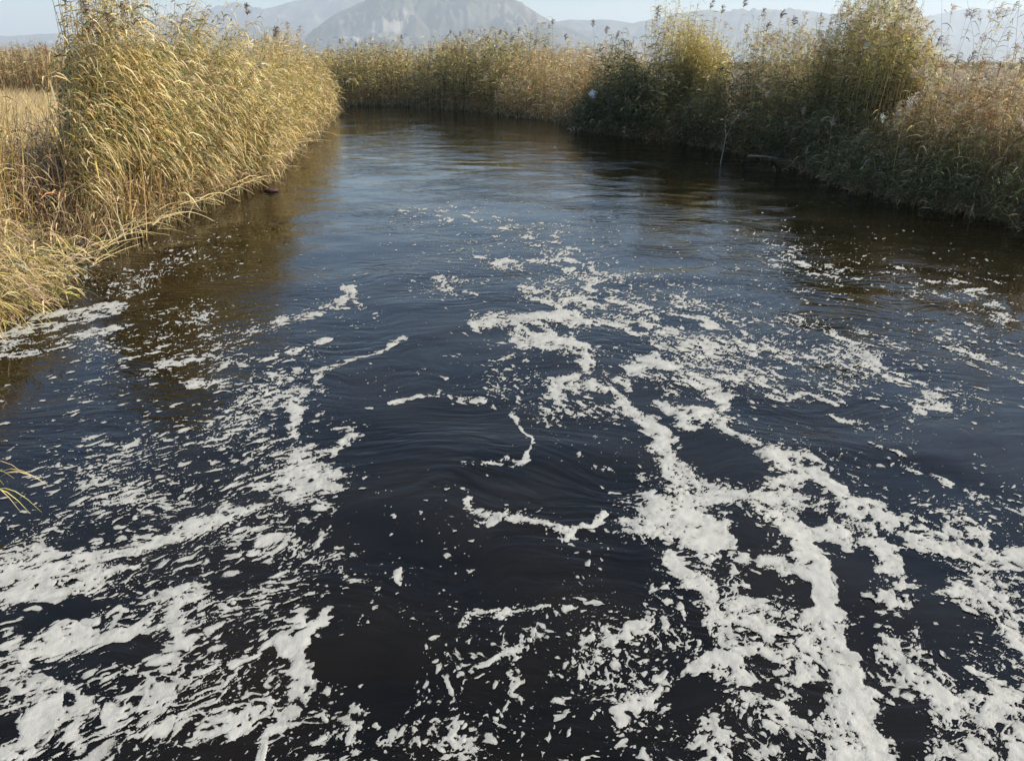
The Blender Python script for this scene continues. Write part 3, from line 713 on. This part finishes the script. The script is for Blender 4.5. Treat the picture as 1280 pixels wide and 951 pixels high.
# ------------------------------------------------------------------ foam on the water
# drift lines surveyed from the photograph: (points in photo pixels, half width, strength)
S = [
 # right stream, upper end
 ([(500,268),(560,268),(600,275),(650,290),(700,305)],12,.36),([(600,322),(640,332),(690,326),(722,310)],7,.62),([(650,290),(665,300),(700,320)],10,.5),
 ([(540,350),(560,355),(585,362)],11,.5),([(700,322),(735,342),(745,352)],9,.62),
 ([(655,362),(675,372),(700,380),(740,378)],8,.8),([(740,345),(728,362),(745,375),(800,383),(830,400)],9,.8),
 ([(594,403),(650,400),(700,394),(735,402)],7,1.0),([(655,404),(648,420),(660,430)],6,.8),([(735,402),(790,404),(830,410),(862,430)],9,.8),
 ([(655,430),(690,424),(722,430)],11,1.15),([(722,430),(736,448),(726,466),(705,474),(695,490),(702,500)],8,1.1),
 ([(702,488),(735,482),(765,488),(785,505),(800,530),(835,555)],9,1.0),([(640,445),(625,455),(612,452)],4,.6),([(660,448),(680,462)],6,.55),
 ([(790,460),(815,455),(850,462),(872,480),(905,500)],13,.95),([(800,440),(840,440),(880,452)],9,.7),([(790,490),(830,500),(845,520),(862,540)],12,.95),
 ([(770,480),(792,470)],7,.8),([(845,520),(880,520),(905,540),(940,562)],12,.95),([(812,530),(830,560),(842,590),(850,620)],14,1.1),
 ([(950,572),(1000,578),(1035,600),(1060,628),(1110,655)],14,1.1),([(850,590),(900,600),(960,612),(1000,600)],12,1.05),
 # solid plates
 ([(815,640),(850,650),(885,672)],32,1.25),([(870,620),(905,615),(960,625),(1010,640),(1050,670)],15,1.15),([(818,690),(826,720),(825,740),(800,762),(768,790)],9,.9),
 ([(845,702),(868,730),(893,765)],13,1.1),([(893,765),(915,795),(905,815)],14,.95),([(985,640),(1010,690),(1030,730),(1040,790),(1075,850),(1090,900),(1085,960)],24,1.2),
 ([(940,700),(985,712),(1020,700)],13,1.0),([(930,760),(960,790),(970,830)],22,1.1),([(870,830),(920,828),(975,830),(1030,828)],20,1.2),([(1000,760),(1030,770)],24,1.0),
 ([(1060,640),(1100,690),(1125,720),(1140,770)],15,1.1),([(1040,690),(1080,680),(1110,690)],10,.85),([(1140,770),(1155,815),(1200,850),(1250,880),(1290,910)],20,1.05),
 ([(1150,675),(1190,680),(1240,700),(1290,715)],17,1.05),([(1180,745),(1225,745),(1262,760),(1268,800),(1290,830)],14,1.0),([(1060,770),(1095,760),(1130,755)],10,.85),
 ([(1100,800),(1130,830),(1150,860),(1180,880),(1240,900),(1290,945)],16,1.0),([(1100,955),(1140,940),(1200,930),(1260,955)],16,1.0),
 ([(870,825),(840,845),(815,870)],12,.95),([(925,870),(965,880),(1000,900)],16,1.05),([(870,900),(905,930),(900,960)],14,.9),([(1000,860),(1030,900),(1060,940)],24,1.05),
 ([(785,862),(800,885),(780,895)],8,.85),([(990,860),(960,930),(940,960)],9,.7),
 # upper right feathering
 ([(845,378),(900,412),(955,450),(1010,447),(1060,448)],11,.56),([(1045,422),(1080,425),(1110,440)],12,.42),([(1040,450),(1100,462),(1140,480),(1180,505)],15,.60),([(1140,515),(1180,508)],13,.62),
 ([(960,475),(1000,495),(1040,515),(1085,530)],12,.52),([(1090,560),(1140,580),(1230,625),(1290,650)],7,.42),([(900,470),(950,478),(985,495)],9,.55),([(1180,655),(1240,675),(1290,690)],10,.75),
 ([(960,310),(1000,330),(1060,345)],16,.40),([(1120,350),(1180,360),(1250,380)],16,.40),([(1180,420),(1250,450),(1290,470)],20,.38),
 # left stream
 ([(-30,428),(0,424),(45,404),(90,393),(145,388)],13,.84),([(-20,448),(40,436),(95,420),(150,408)],6,.7),([(110,345),(170,372),(205,390)],12,.40),
 ([(350,402),(395,392),(425,378),(440,362)],6,.78),([(425,358),(445,372),(455,382)],6,.7),([(360,445),(390,432),(415,424)],4,.66),([(500,425),(482,436),(470,442),(420,458),(390,462)],4,.7),
 ([(160,455),(220,458),(280,472),(330,482),(400,490)],11,.58),([(225,470),(270,482),(340,492),(405,498)],10,.56),([(400,468),(385,490),(368,510),(360,540),(370,560),(388,575)],7,.80),
 ([(442,540),(430,555),(410,572)],7,.8),([(375,590),(395,592),(412,600)],24,1.15),([(322,600),(355,610),(385,600)],12,.8),([(370,625),(400,630),(412,650)],14,.75),
 ([(240,660),(265,655),(285,645)],13,1.15),([(285,645),(320,640)],12,.8),([(350,680),(380,655),(410,668)],9,.75),
 ([(60,690),(105,700),(150,690),(210,668),(245,655)],14,.84),([(0,732),(30,715),(55,712)],20,1.1),([(80,700),(110,715),(95,735)],18,1.0),([(0,760),(30,750),(60,735)],12,.95),
 ([(115,735),(150,715),(195,700)],6,.75),([(68,798),(100,790),(140,790)],20,1.12),([(140,790),(175,780),(205,770)],12,.9),([(205,750),(240,745),(250,765)],10,.9),([(210,760),(214,800),(212,830),(200,862),(185,880)],16,1.1),
 ([(0,830),(20,800),(35,830)],14,.85),([(0,860),(40,850),(60,880),(20,910)],26,1.15),([(60,870),(45,900),(40,951)],12,.9),([(150,888),(190,885),(215,868)],12,1.0),([(80,870),(105,870)],12,.9),([(0,945),(50,950)],12,.9),
 ([(230,905),(260,890),(300,885),(340,875)],11,.85),([(310,862),(345,850),(372,845),(390,815),(410,770)],9,.88),([(365,820),(380,830),(370,870),(345,900)],14,1.05),([(280,930),(310,900),(345,900)],16,1.0),
 ([(345,900),(330,955)],16,1.05),([(215,940),(260,925)],15,.85),([(100,905),(110,950)],12,.6),([(420,720),(440,722),(462,735)],10,.85),([(495,712),(492,722)],5,.8),
 ([(440,905),(480,890),(520,905)],12,.75),([(470,920),(455,950)],9,.8),([(410,740),(370,790),(380,800)],5,.5),
 # centre
 ([(640,518),(655,540),(666,562),(655,574),(620,580),(580,582)],4,.8),([(560,562),(566,580)],5,.75),([(490,500),(525,498),(600,503)],3,.58),([(585,625),(590,642),(620,648),(640,648)],5,.62),
 ([(640,648),(680,660),(715,668),(745,655),(755,640)],4.5,.82),([(578,790),(582,770),(605,765),(640,762),(690,763)],5,.82),([(450,815),(478,800)],5,.7),([(560,880),(600,848),(640,815),(665,795)],6,.78),
 ([(550,900),(590,875),(620,860)],9,.55),([(580,905),(610,900),(640,870)],12,.58),([(500,860),(540,880)],7,.6),([(740,800),(770,790)],7,.8),([(770,880),(780,860),(785,880)],8,.85),([(660,840),(690,850)],8,.5),
 ([(640,855),(660,862)],7,.8),([(400,770),(440,800)],8,.35),([(700,600),(760,590)],4,.45),([(800,480),(850,500)],10,.7),
]
# (centre, radii, turn in degrees, density of loose flecks)
FLECK = [((200,610),(330,110),-18,.62),((230,800),(300,190),-20,.72),((120,870),(260,150),0,.75),((210,420),(150,62),0,.66),((330,480),(150,60),0,.60),((140,500),(190,60),0,.34),((380,900),(180,90),0,.62),
 ((560,880),(190,110),0,.52),((500,660),(130,150),0,.22),((660,700),(220,200),0,.16),((800,830),(120,170),0,.66),((880,740),(110,120),0,.60),((1000,800),(330,220),0,.62),((1150,880),(260,150),0,.70),
 ((1060,470),(190,70),20,.66),((900,430),(180,80),20,.66),((760,370),(140,60),20,.60),((660,300),(170,45),0,.42),((1000,340),(160,55),10,.40),((1200,410),(150,90),10,.36),((700,480),(120,90),20,.52),
 ((830,600),(90,130),0,.55),((1100,640),(190,70),25,.62),((560,355),(70,22),0,.5),((430,380),(60,35),0,.55),((150,350),(120,30),0,.55),((390,480),(70,120),0,.55),((760,540),(70,60),0,.45),
 ((250,330),(90,60),0,.40),((1220,560),(110,120),0,.30),((60,340),(90,60),0,.4),((640,950),(500,60),0,.4),((1240,700),(160,60),20,.7)]
# open water inside the foam: (centre, radii, turn)
HOLE = [((915,580),(62,28),22),((932,662),(34,13),50),((955,728),(17,15),0),((1072,716),(26,34),12),((1078,796),(22,38),15),((1162,722),(26,17),25),((1190,795),(55,36),25),((1130,920),(22,38),-8),
 ((945,868),(30,10),0),((1190,835),(62,14),38),((868,790),(30,16),70),((810,495),(20,14),0),((690,455),(30,11),15),((300,720),(58,20),-15),((1010,872),(24,14),0),((745,425),(26,8),10),((860,870),(30,24),0),((150,830),(40,14),-20),
 ((650,712),(70,36),0),((660,835),(24,16),0),((480,830),(55,55),0),((700,610),(60,30),0),((540,545),(70,40),0),((800,715),(30,45),0),((90,760),(60,12),-18),((895,560),(40,12),20),((1010,640),(20,9),25),((1000,745),(14,20),0)]

fx, fy = lod_grid(1.15, 42.0, 900, 1250, 0.86, 0.9)
FXs, FYs = fx.ravel(), fy.ravel()
# wander of the drift lines (in metres), so that edges curl like dragged foam
wx_ = 0.10 * fbm(FXs * 1.6, FYs * 1.6, 3, 51) + 0.035 * fbm(FXs * 7, FYs * 7, 3, 52)
wy_ = 0.10 * fbm(FXs * 1.6, FYs * 1.6, 3, 55) + 0.035 * fbm(FXs * 7, FYs * 7, 3, 56)
PU, PV = project(FXs + wx_ * 0.8, FYs + wy_ * 1.1)
rho = np.zeros_like(FXs); near = np.zeros_like(FXs)
for pts, w, s in S:
    P_ = np.array(pts, float)
    m_ = w * 4.0
    sel = np.where((PU > P_[:, 0].min() - m_) & (PU < P_[:, 0].max() + m_) & (PV > P_[:, 1].min() - m_) & (PV < P_[:, 1].max() + m_))[0]
    if not len(sel): continue
    s = s + (0.25 if w <= 5 else 0.12 if w <= 7 else 0)   # hair-thin drift lines hold together
    w = w * (0.86 if w > 5 else 0.72)
    d = seg_dist(PU[sel], PV[sel] * 1.0, P_) / w
    f_ = s * np.clip(1.22 - 0.66 * d, 0, 1.0)
    rho[sel] = np.maximum(rho[sel], f_)
    near[sel] = np.maximum(near[sel], min(s, 1) * np.exp(-(d / 2.4) ** 2))
hole = np.zeros_like(FXs)
for (cu, cv), (ru, rv), a in HOLE:
    ca, sa = math.cos(math.radians(a)), math.sin(math.radians(a))
    du, dv = PU - cu, PV - cv
    q = np.hypot((du * ca + dv * sa) / ru, (-du * sa + dv * ca) / rv)
    hole = np.maximum(hole, np.clip(1.9 - 1.5 * q, 0, 1))
fl = np.zeros_like(FXs)
for (cu, cv), (ru, rv), a, s in FLECK:
    ca, sa = math.cos(math.radians(a)), math.sin(math.radians(a))
    du, dv = PU - cu, PV - cv
    q = np.hypot((du * ca + dv * sa) / ru, (-du * sa + dv * ca) / rv)
    fl = np.maximum(fl, s * np.clip(1.35 - 0.85 * q, 0, 1))
fl = np.maximum(fl * 0.76, near * 0.62)
# drawn-out direction of the flecks: along the drift on the left, across on the upper right
def turned(x, y, a, k):
    ca, sa = math.cos(a), math.sin(a)
    return (x * ca + y * sa) / k, (-x * sa + y * ca)
gA = ground(60, 640) - ground(260, 585); aL = math.atan2(gA[1], gA[0])
gB = ground(1180, 540) - ground(980, 460); aR = math.atan2(gB[1], gB[0])
wl = np.clip((560 - PU) / 200, 0, 1) * np.clip((PV - 330) / 100, 0, 1)
wr = np.clip((620 - PV) / 120, 0, 1) * (1 - wl)
qx, qy = FXs + 0.5 * wx_, FYs + 0.5 * wy_
patch = fbm(FXs * 1.3, FYs * 1.3, 3, 71)
def field(x, y, k, seed):
    cx_, cy_ = fbm(x * 2.3, y * 2.3, 2, seed + 30), fbm(x * 2.3, y * 2.3, 2, seed + 40)
    x = x + 0.07 * cx_; y = y + 0.07 * cy_
    lace = fbm(x * 4.0, y * 4.0, 6, seed, 0.70)
    ridge_ = np.maximum(1 - 2.4 * np.abs(fbm(x * 5.0, y * 5.0, 3, seed + 5, 0.5)), 0.97 - 2.6 * np.abs(fbm(x * 11.0, y * 11.0, 3, seed + 8, 0.5)))
    blob = np.full(x.shape, -1.0)
    for sc_, sd, rad in ((13.0, 1, .60), (27.0, 2, .58), (60.0, 3, .55)):
        d, rr = worley(x * sc_ + 0.35 * perlin(x * sc_ * 1.4, y * sc_ * 1.4, seed + sd), y * sc_ + 0.35 * perlin(x * sc_ * 1.4, y * sc_ * 1.4, seed + sd + 7), seed + sd)
        dens = np.clip(fl * 1.05 + 0.55 * patch * fl + 0.30 * lace * fl - 0.10 * (sd - 2), 0, 1)
        # a site shows only where its own number is below the density; bigger where denser
        on = rr < dens * 0.95
        rad_ = rad * (0.35 + 0.65 * dens) * (0.22 + 0.78 * np.clip(1 - rr / (dens + .01), 0, 1) ** 1.3)
        b_ = np.where(on, (rad_ - d) * 1.1, -1.0)
        blob = np.maximum(blob, b_)
    return lace, ridge_, blob
isoL = field(qx, qy, 1, 90)
xl, yl = turned(qx, qy, aL, 2.1); fL = field(xl, yl, 1, 120)
xr, yr = turned(qx, qy, aR, 1.8); fR = field(xr, yr, 1, 150)
wi = 1 - wl - wr
lace = isoL[0] * wi + fL[0] * wl + fR[0] * wr
ridge_ = isoL[1] * wi + fL[1] * wl + fR[1] * wr
blob = isoL[2] * wi + fL[2] * wl + fR[2] * wr
solid = np.clip((rho - 0.75) * 2.2, 0, 1)
body = rho - 0.66 + (0.74 - 0.34 * solid) * lace + 0.10 * ridge_ * (1 - solid) - 1.2 * hole * (0.8 + 0.5 * lace)
# round windows of open water torn in the plates, many small and a few large
for sc_, sd, sh, amt in ((7.0, 11, .46, .26), (15.0, 12, .44, .24), (30.0, 13, .40, .20)):
    hxp, hyp = FXs * sc_ + 0.5 * perlin(FXs * sc_ * 1.1, FYs * sc_ * 1.1, 200 + sd), FYs * sc_ + 0.5 * perlin(FXs * sc_ * 1.1, FYs * sc_ * 1.1, 210 + sd)
    hd, hr = worley(hxp, hyp, sd)
    on = hr < amt * (1.15 - 0.55 * solid) + 0.25 * patch
    body = np.where(on, np.minimum(body, (hd - sh * (0.25 + 0.75 * hr / amt)) * 0.9), body)
body = np.where(rho > 0.02, body, -1)
# strings of foam between the plates
string = np.where(fl > 0.25, (ridge_ - 0.90) * 1.2 + 0.6 * (fl - 0.56) + 0.28 * patch, -1) - 0.8 * hole
blob = blob - 0.45 * np.clip(hole - 0.35, 0, 1) * (1 + 0.5 * lace)
cover = np.maximum(np.maximum(body, blob), string)
on_land = ~inside(FXs, FYs, CHANNEL)
cover = np.where(on_land, -1, cover)
thick = 0.005 * np.clip(cover, 0, 0.4) ** 0.6 + 0.003 * np.clip(cover * 4, 0, 1) * fbm(FXs * 11, FYs * 11, 2, 66)
FZ = water_z(FXs, FYs) + 0.0035 + thick
nr_, nc_ = fx.shape
FF = grid_faces(nr_, nc_)
keep = cover[FF].max(1) > -0.07
M_FOAM = foam_mat()
split = PU[FF[:, 0]] < 560
for sel, lab in ((split, 'white foam streaks and flecks drifting across the left of the river'), (~split, 'broad lacy white foam stream winding down the right of the river')):
    F_ = FF[keep & sel]
    ids, inv = np.unique(F_, return_inverse=True)
    tag(mesh_from('foam', np.stack([FXs[ids], FYs[ids], FZ[ids]], 1), inv.reshape(-1, 4), M_FOAM, smooth=True, attrs={'cover': cover[ids]}), lab, 'foam', kind='stuff')

# ------------------------------------------------------------------ small things at the banks
def tube(R_, pts, rad, col, taper=0.5, sides=5):
    P_ = np.array(pts, float); n = len(P_)
    T = np.gradient(P_, axis=0); T /= np.linalg.norm(T, axis=1)[:, None]
    a = np.cross(T, [0.31, 0.2, 0.93]); a /= np.linalg.norm(a, axis=1)[:, None]; b = np.cross(T, a)
    rr = rad * np.linspace(1, taper, n)
    ang = np.arange(sides) * 2 * math.pi / sides
    V = P_[:, None] + (a[:, None] * np.cos(ang)[None, :, None] + b[:, None] * np.sin(ang)[None, :, None]) * rr[:, None, None]
    V = V.reshape(-1, 3)
    F = [[i * sides + j, i * sides + (j + 1) % sides, (i + 1) * sides + (j + 1) % sides, (i + 1) * sides + j] for i in range(n - 1) for j in range(sides)]
    F.append([0, 1, 2, 3]); F.append([(n - 1) * sides + q for q in (3, 2, 1, 0)])
    R_.V.append(V); R_.F.append(np.array(F) + R_.n); R_.C.append(np.tile(np.array(col)[None], (len(V), 1))); R_.n += len(V)
# fallen straw stalks bent down onto the water at the foot of the tall left clump: each stalk a thing
r = np.random.default_rng(9)
def stalk(label, a, b, sag, rad=0.009, col=STRAW, group=None, za=0.22, zb=0.02):
    A = ground(*a, z=za); B = ground(*b, z=zb)
    t = np.linspace(0, 1, 9)[:, None]
    P_ = A * (1 - t) + B * t
    P_[:, 2] += sag * np.sin(math.pi * t[:, 0])
    P_[:, :2] += r.normal(0, 0.012, (9, 2))
    R_ = Ribbons(); tube(R_, P_ - P_[0], rad, col, 0.45)
    o = R_.build('fallen_reed_stalk', M_STEM); o.location = P_[0]
    return tag(o, label, 'reed stalk', group)
G4 = 'bent straw stalks trailing on the water at the left bank'
for i in range(22):
    a = (r.uniform(135, 215), r.uniform(262, 298)); k = r.uniform(0, 1)
    b = (a[0] + r.uniform(25, 75), a[1] + r.uniform(-20, 14))
    stalk('bent straw stalk trailing on the water below the tall left clump', a, b, r.uniform(0.02, 0.16), r.uniform(.007, .013), np.array(STRAW) * r.uniform(.45, 1.0), G4)
G5 = 'straw stalks lying along the waterline left of the trailing bundle'
for i in range(18):
    a = (r.uniform(60, 130), r.uniform(312, 338)); b = (a[0] + r.uniform(20, 70), a[1] - r.uniform(0, 38))
    stalk('straw stalk lying along the muddy waterline at the left', a, b, r.uniform(0.0, 0.1), r.uniform(.006, .012), np.array(STRAW) * r.uniform(.4, .95), G5, za=.1, zb=.16)
G6 = 'straw stalks dipping into the river along the sunlit left bank'
for i in range(30):
    k = r.uniform(0, 1); u = 240 + 160 * k; v = np.interp(u, [250, 330, 352, 398], [256, 226, 200, 166])
    stalk('straw stalk dipping into the river along the left bank', (u - r.uniform(5, 30), v + r.uniform(-6, 2)), (u + r.uniform(8, 34), v + r.uniform(-8, 5)), r.uniform(.02, .2), r.uniform(.007, .014), np.array(STRAW) * r.uniform(.6, 1.0), G6, za=.3)
G7 = 'bleached broken stems crossing the dark hollow at the left'
for i in range(22):
    u = r.uniform(50, 160); v = r.uniform(285, 318)
    A = ground(u, v, 0.05) + np.array([0, .25, 0]); L = r.uniform(.6, 1.5); az = r.normal(0, .7)
    B = A + np.array([math.sin(az) * L * .7, r.uniform(-.1, .4), L * math.cos(az) * .9])
    t = np.linspace(0, 1, 5)[:, None]; P_ = A * (1 - t) + B * t; P_[1:-1, 0] += r.normal(0, .02, 3)
    R_ = Ribbons(); tube(R_, P_ - A, r.uniform(.006, .011), np.array(DEAD) * r.uniform(.8, 1.4), .5)
    o = R_.build('broken_reed_stem', M_STEM); o.location = A
    tag(o, 'bleached broken stem slanting across the dark hollow at the left', 'reed stem', G7)

G8 = 'bleached stems hanging over the dark foot of the right bank'
for i in range(16):
    u = r.uniform(985, 1025) if i < 10 else r.uniform(1085, 1135); v = float(np.interp(u, [1000, 1050, 1100, 1180], [205, 224, 241, 258])) - r.uniform(2, 9)
    A = ground(u, v, 0.1); L = r.uniform(.5, 1.1); sx_ = -1 if i % 3 else 1
    P_ = np.array([A, A + (sx_ * .05, -.05, L * .5), A + (sx_ * .18, -.12, L * .85), A + (sx_ * .38, -.2, L * .8), A + (sx_ * .5, -.25, L * .55)])
    R_ = Ribbons(); tube(R_, P_ - A, .008, np.array((.5, .46, .38)) * r.uniform(.7, 1.2), .4)
    o = R_.build('drooping_reed_stem', M_STEM); o.location = A
    tag(o, 'bleached stem drooping over the dark foot of the right bank', 'reed stem', G8)

# dead forked branch standing in the water before the dark right bank
def branch(name, label, pts_list, rad, col, cat='branch'):
    root_p = pts_list[0][0]
    root = tag(empty(name, tuple(root_p)), label, cat)
    for k_, pts in enumerate(pts_list):
        R_ = Ribbons(); tube(R_, np.array(pts) - root_p, rad * (1 if k_ == 0 else .6), col, .4, 6)
        R_.build('limb' if k_ == 0 else 'twig', M_STEM, root)
    return root
g = ground(900, 204)
branch('dead_branch', 'pale forked dead branch standing before the dark right bank',
       [[g + (0, 0, -.1), g + (.06, 0, .35), g + (.1, .02, .8), g + (.28, 0, 1.25), g + (.55, 0, 1.55), g + (.85, 0, 1.75)],
        [g + (.10, .02, .8), g + (.02, 0, 1.2), g + (.1, 0, 1.6)], [g + (.4, 0, 1.42), g + (.5, 0, 1.7)], [g + (.06, 0, .35), g + (-.06, 0, .7)]], .018, (.34, .29, .23))
g = ground(935, 195, .15); g2 = ground(1010, 203, .12)
branch('dead_branch', 'fallen grey branch lying along the waterline of the right bank',
       [[g, g * .7 + g2 * .3 + (0, 0, .04), g * .35 + g2 * .65, g2], [g * .6 + g2 * .4, g * .4 + g2 * .6 + (0, -.1, .25)]], .028, (.36, .31, .25))
g = ground(1166, 346)
branch('dead_branch', 'thin dark twig poking out of the open water at the right',
       [[g + (0, 0, -.1), g + (.05, 0, .08), g + (.12, 0, .17), g + (.22, 0, .26)], [g + (.09, 0, .13), g + (.06, 0, .21)]], .009, (.05, .04, .035))
g = ground(1112, 232, .2)
branch('dead_branch', 'pale crooked stick lying at the foot of the rusty reeds',
       [[g, g + (.25, -.1, .0), g + (.5, -.25, -.08), g + (.75, -.35, -.1)], [g + (.25, -.1, 0), g + (.4, -.1, .18)]], .014, (.45, .4, .33))

# lumps: pale litter in the near left reeds, dark log tip, white bag in the dark reeds
def lump_mesh(r_, rx, ry, rz, seed, rough=.25, nu=18, nv=12):
    th = np.linspace(0, 2 * math.pi, nu, endpoint=False); ph = np.linspace(0.02, math.pi - .02, nv)
    TH, PH = np.meshgrid(th, ph)
    n = 1 + rough * fbm(np.cos(TH) * 1.6 + PH, np.sin(TH) * 1.6 + 3 * np.cos(PH), 4, seed)
    V = np.stack([rx * np.sin(PH) * np.cos(TH) * n, ry * np.sin(PH) * np.sin(TH) * n, rz * np.cos(PH) * n], -1).reshape(-1, 3)
    F = [[i * nu + j, i * nu + (j + 1) % nu, (i + 1) * nu + (j + 1) % nu, (i + 1) * nu + j] for i in range(nv - 1) for j in range(nu)]
    return V, np.array(F)
def plain_mat(name, c, rough, scale=14, transl=0):
    m, nt, out = nodes_mat(name)
    g_ = N(nt, 'ShaderNodeNewGeometry')
    n = tex(nt, scale, 4, .6, g_.outputs['Position'])
    rr = ramp(nt, n.outputs['Fac'], [(.3, tuple(x * .7 for x in c)), (.7, tuple(min(1, x * 1.15) for x in c))])
    b = N(nt, 'ShaderNodeBsdfPrincipled'); b.inputs['Roughness'].default_value = rough
    nt.links.new(rr.outputs[0], b.inputs['Base Color'])
    bp = N(nt, 'ShaderNodeBump'); bp.inputs['Distance'].default_value = .02; nt.links.new(n.outputs['Fac'], bp.inputs['Height']); nt.links.new(bp.outputs[0], b.inputs['Normal'])
    nt.links.new(b.outputs[0], out.inputs[0])
    return m
V, F = lump_mesh(r, .10, .08, .065, 3, .35)
o = mesh_from('plastic_litter', V, F, plain_mat('grey_plastic', (.42, .47, .44), .4), smooth=False); o.location = ground(25, 336, .42)
tag(o, 'crumpled pale grey litter caught in the near left reeds', 'litter')
V, F = lump_mesh(r, .15, .12, .15, 8, .6)
o = mesh_from('plastic_bag', V, F, plain_mat('white_plastic', (.72, .72, .68), .5), smooth=False); o.location = ground(739, 117, 1.55) 
gb = ground(739, 163); o.location = (gb[0] * .975, gb[1] * .97, 1.62)
tag(o, 'white plastic bag caught in the dark green reeds', 'bag')
V, F = lump_mesh(r, .17, .10, .05, 14, .4)
o = mesh_from('driftwood', V, F, plain_mat('wet_wood', (.09, .045, .04), .45), smooth=True); o.location = ground(339, 238, .03)
tag(o, 'dark reddish chunk of driftwood floating off the left bank', 'driftwood')

# a tuft of long pale blades reaching into the picture at the lower left edge
g = np.array([*ground(-25, 655)[:2], 0.0])
R_ = Ribbons(); leafs = []
tuft = tag(empty('grass_tuft', tuple(g)), 'small tuft of yellow-green blades reaching over the foam at the lower left edge', 'grass tuft')
tgts = [(52, 600, .32), (38, 642, .06), (26, 640, .05), (18, 598, .4), (60, 606, .26), (5, 606, .42), (44, 596, .36), (52, 640, .03), (30, 592, .42)]
for k_, (u, v, z) in enumerate(tgts):
    E_ = ground(u, v, z) - g
    t = np.linspace(0, 1, 8)[:, None]
    mid = np.array([0, 0, .45 + .05 * (k_ % 3)]) + E_ * .45
    P_ = 2 * t * (1 - t) * mid + t * t * E_
    q = Ribbons()
    q.add(P_[None], np.interp(np.linspace(0, 1, 8), [0, .4, 1], [.005, .006, .0008])[None] * r.uniform(.8, 1.2), np.array([[.35, .75, .25]]), np.array([YGREEN if k_ % 2 else STRAW]) * 1.05)
    q.build('blade', M_LEAF, tuft)

# ------------------------------------------------------------------ haze in the air over the plain
hx0, hx1, hy0, hy1, hz0, hz1 = -15500, 15500, -500, 15500, -3.0, 720
V = [(x, y, z) for x in (hx0, hx1) for y in (hy0, hy1) for z in (hz0, hz1)]
F = [(0, 1, 3, 2), (4, 6, 7, 5), (0, 4, 5, 1), (2, 3, 7, 6), (0, 2, 6, 4), (1, 5, 7, 3)]
hm = bpy.data.materials.new('haze_air'); hm.use_nodes = True
nt = hm.node_tree; nt.nodes.clear()
out = nt.nodes.new('ShaderNodeOutputMaterial'); pv = nt.nodes.new('ShaderNodeVolumePrincipled')
pv.inputs['Color'].default_value = (0.80, 0.89, 0.97, 1); pv.inputs['Density'].default_value = 0.00014
pv.inputs['Anisotropy'].default_value = 0.2
nt.links.new(pv.outputs[0], out.inputs['Volume'])
tag(mesh_from('haze', V, F, hm), 'thin blue haze over the plain', kind='stuff')
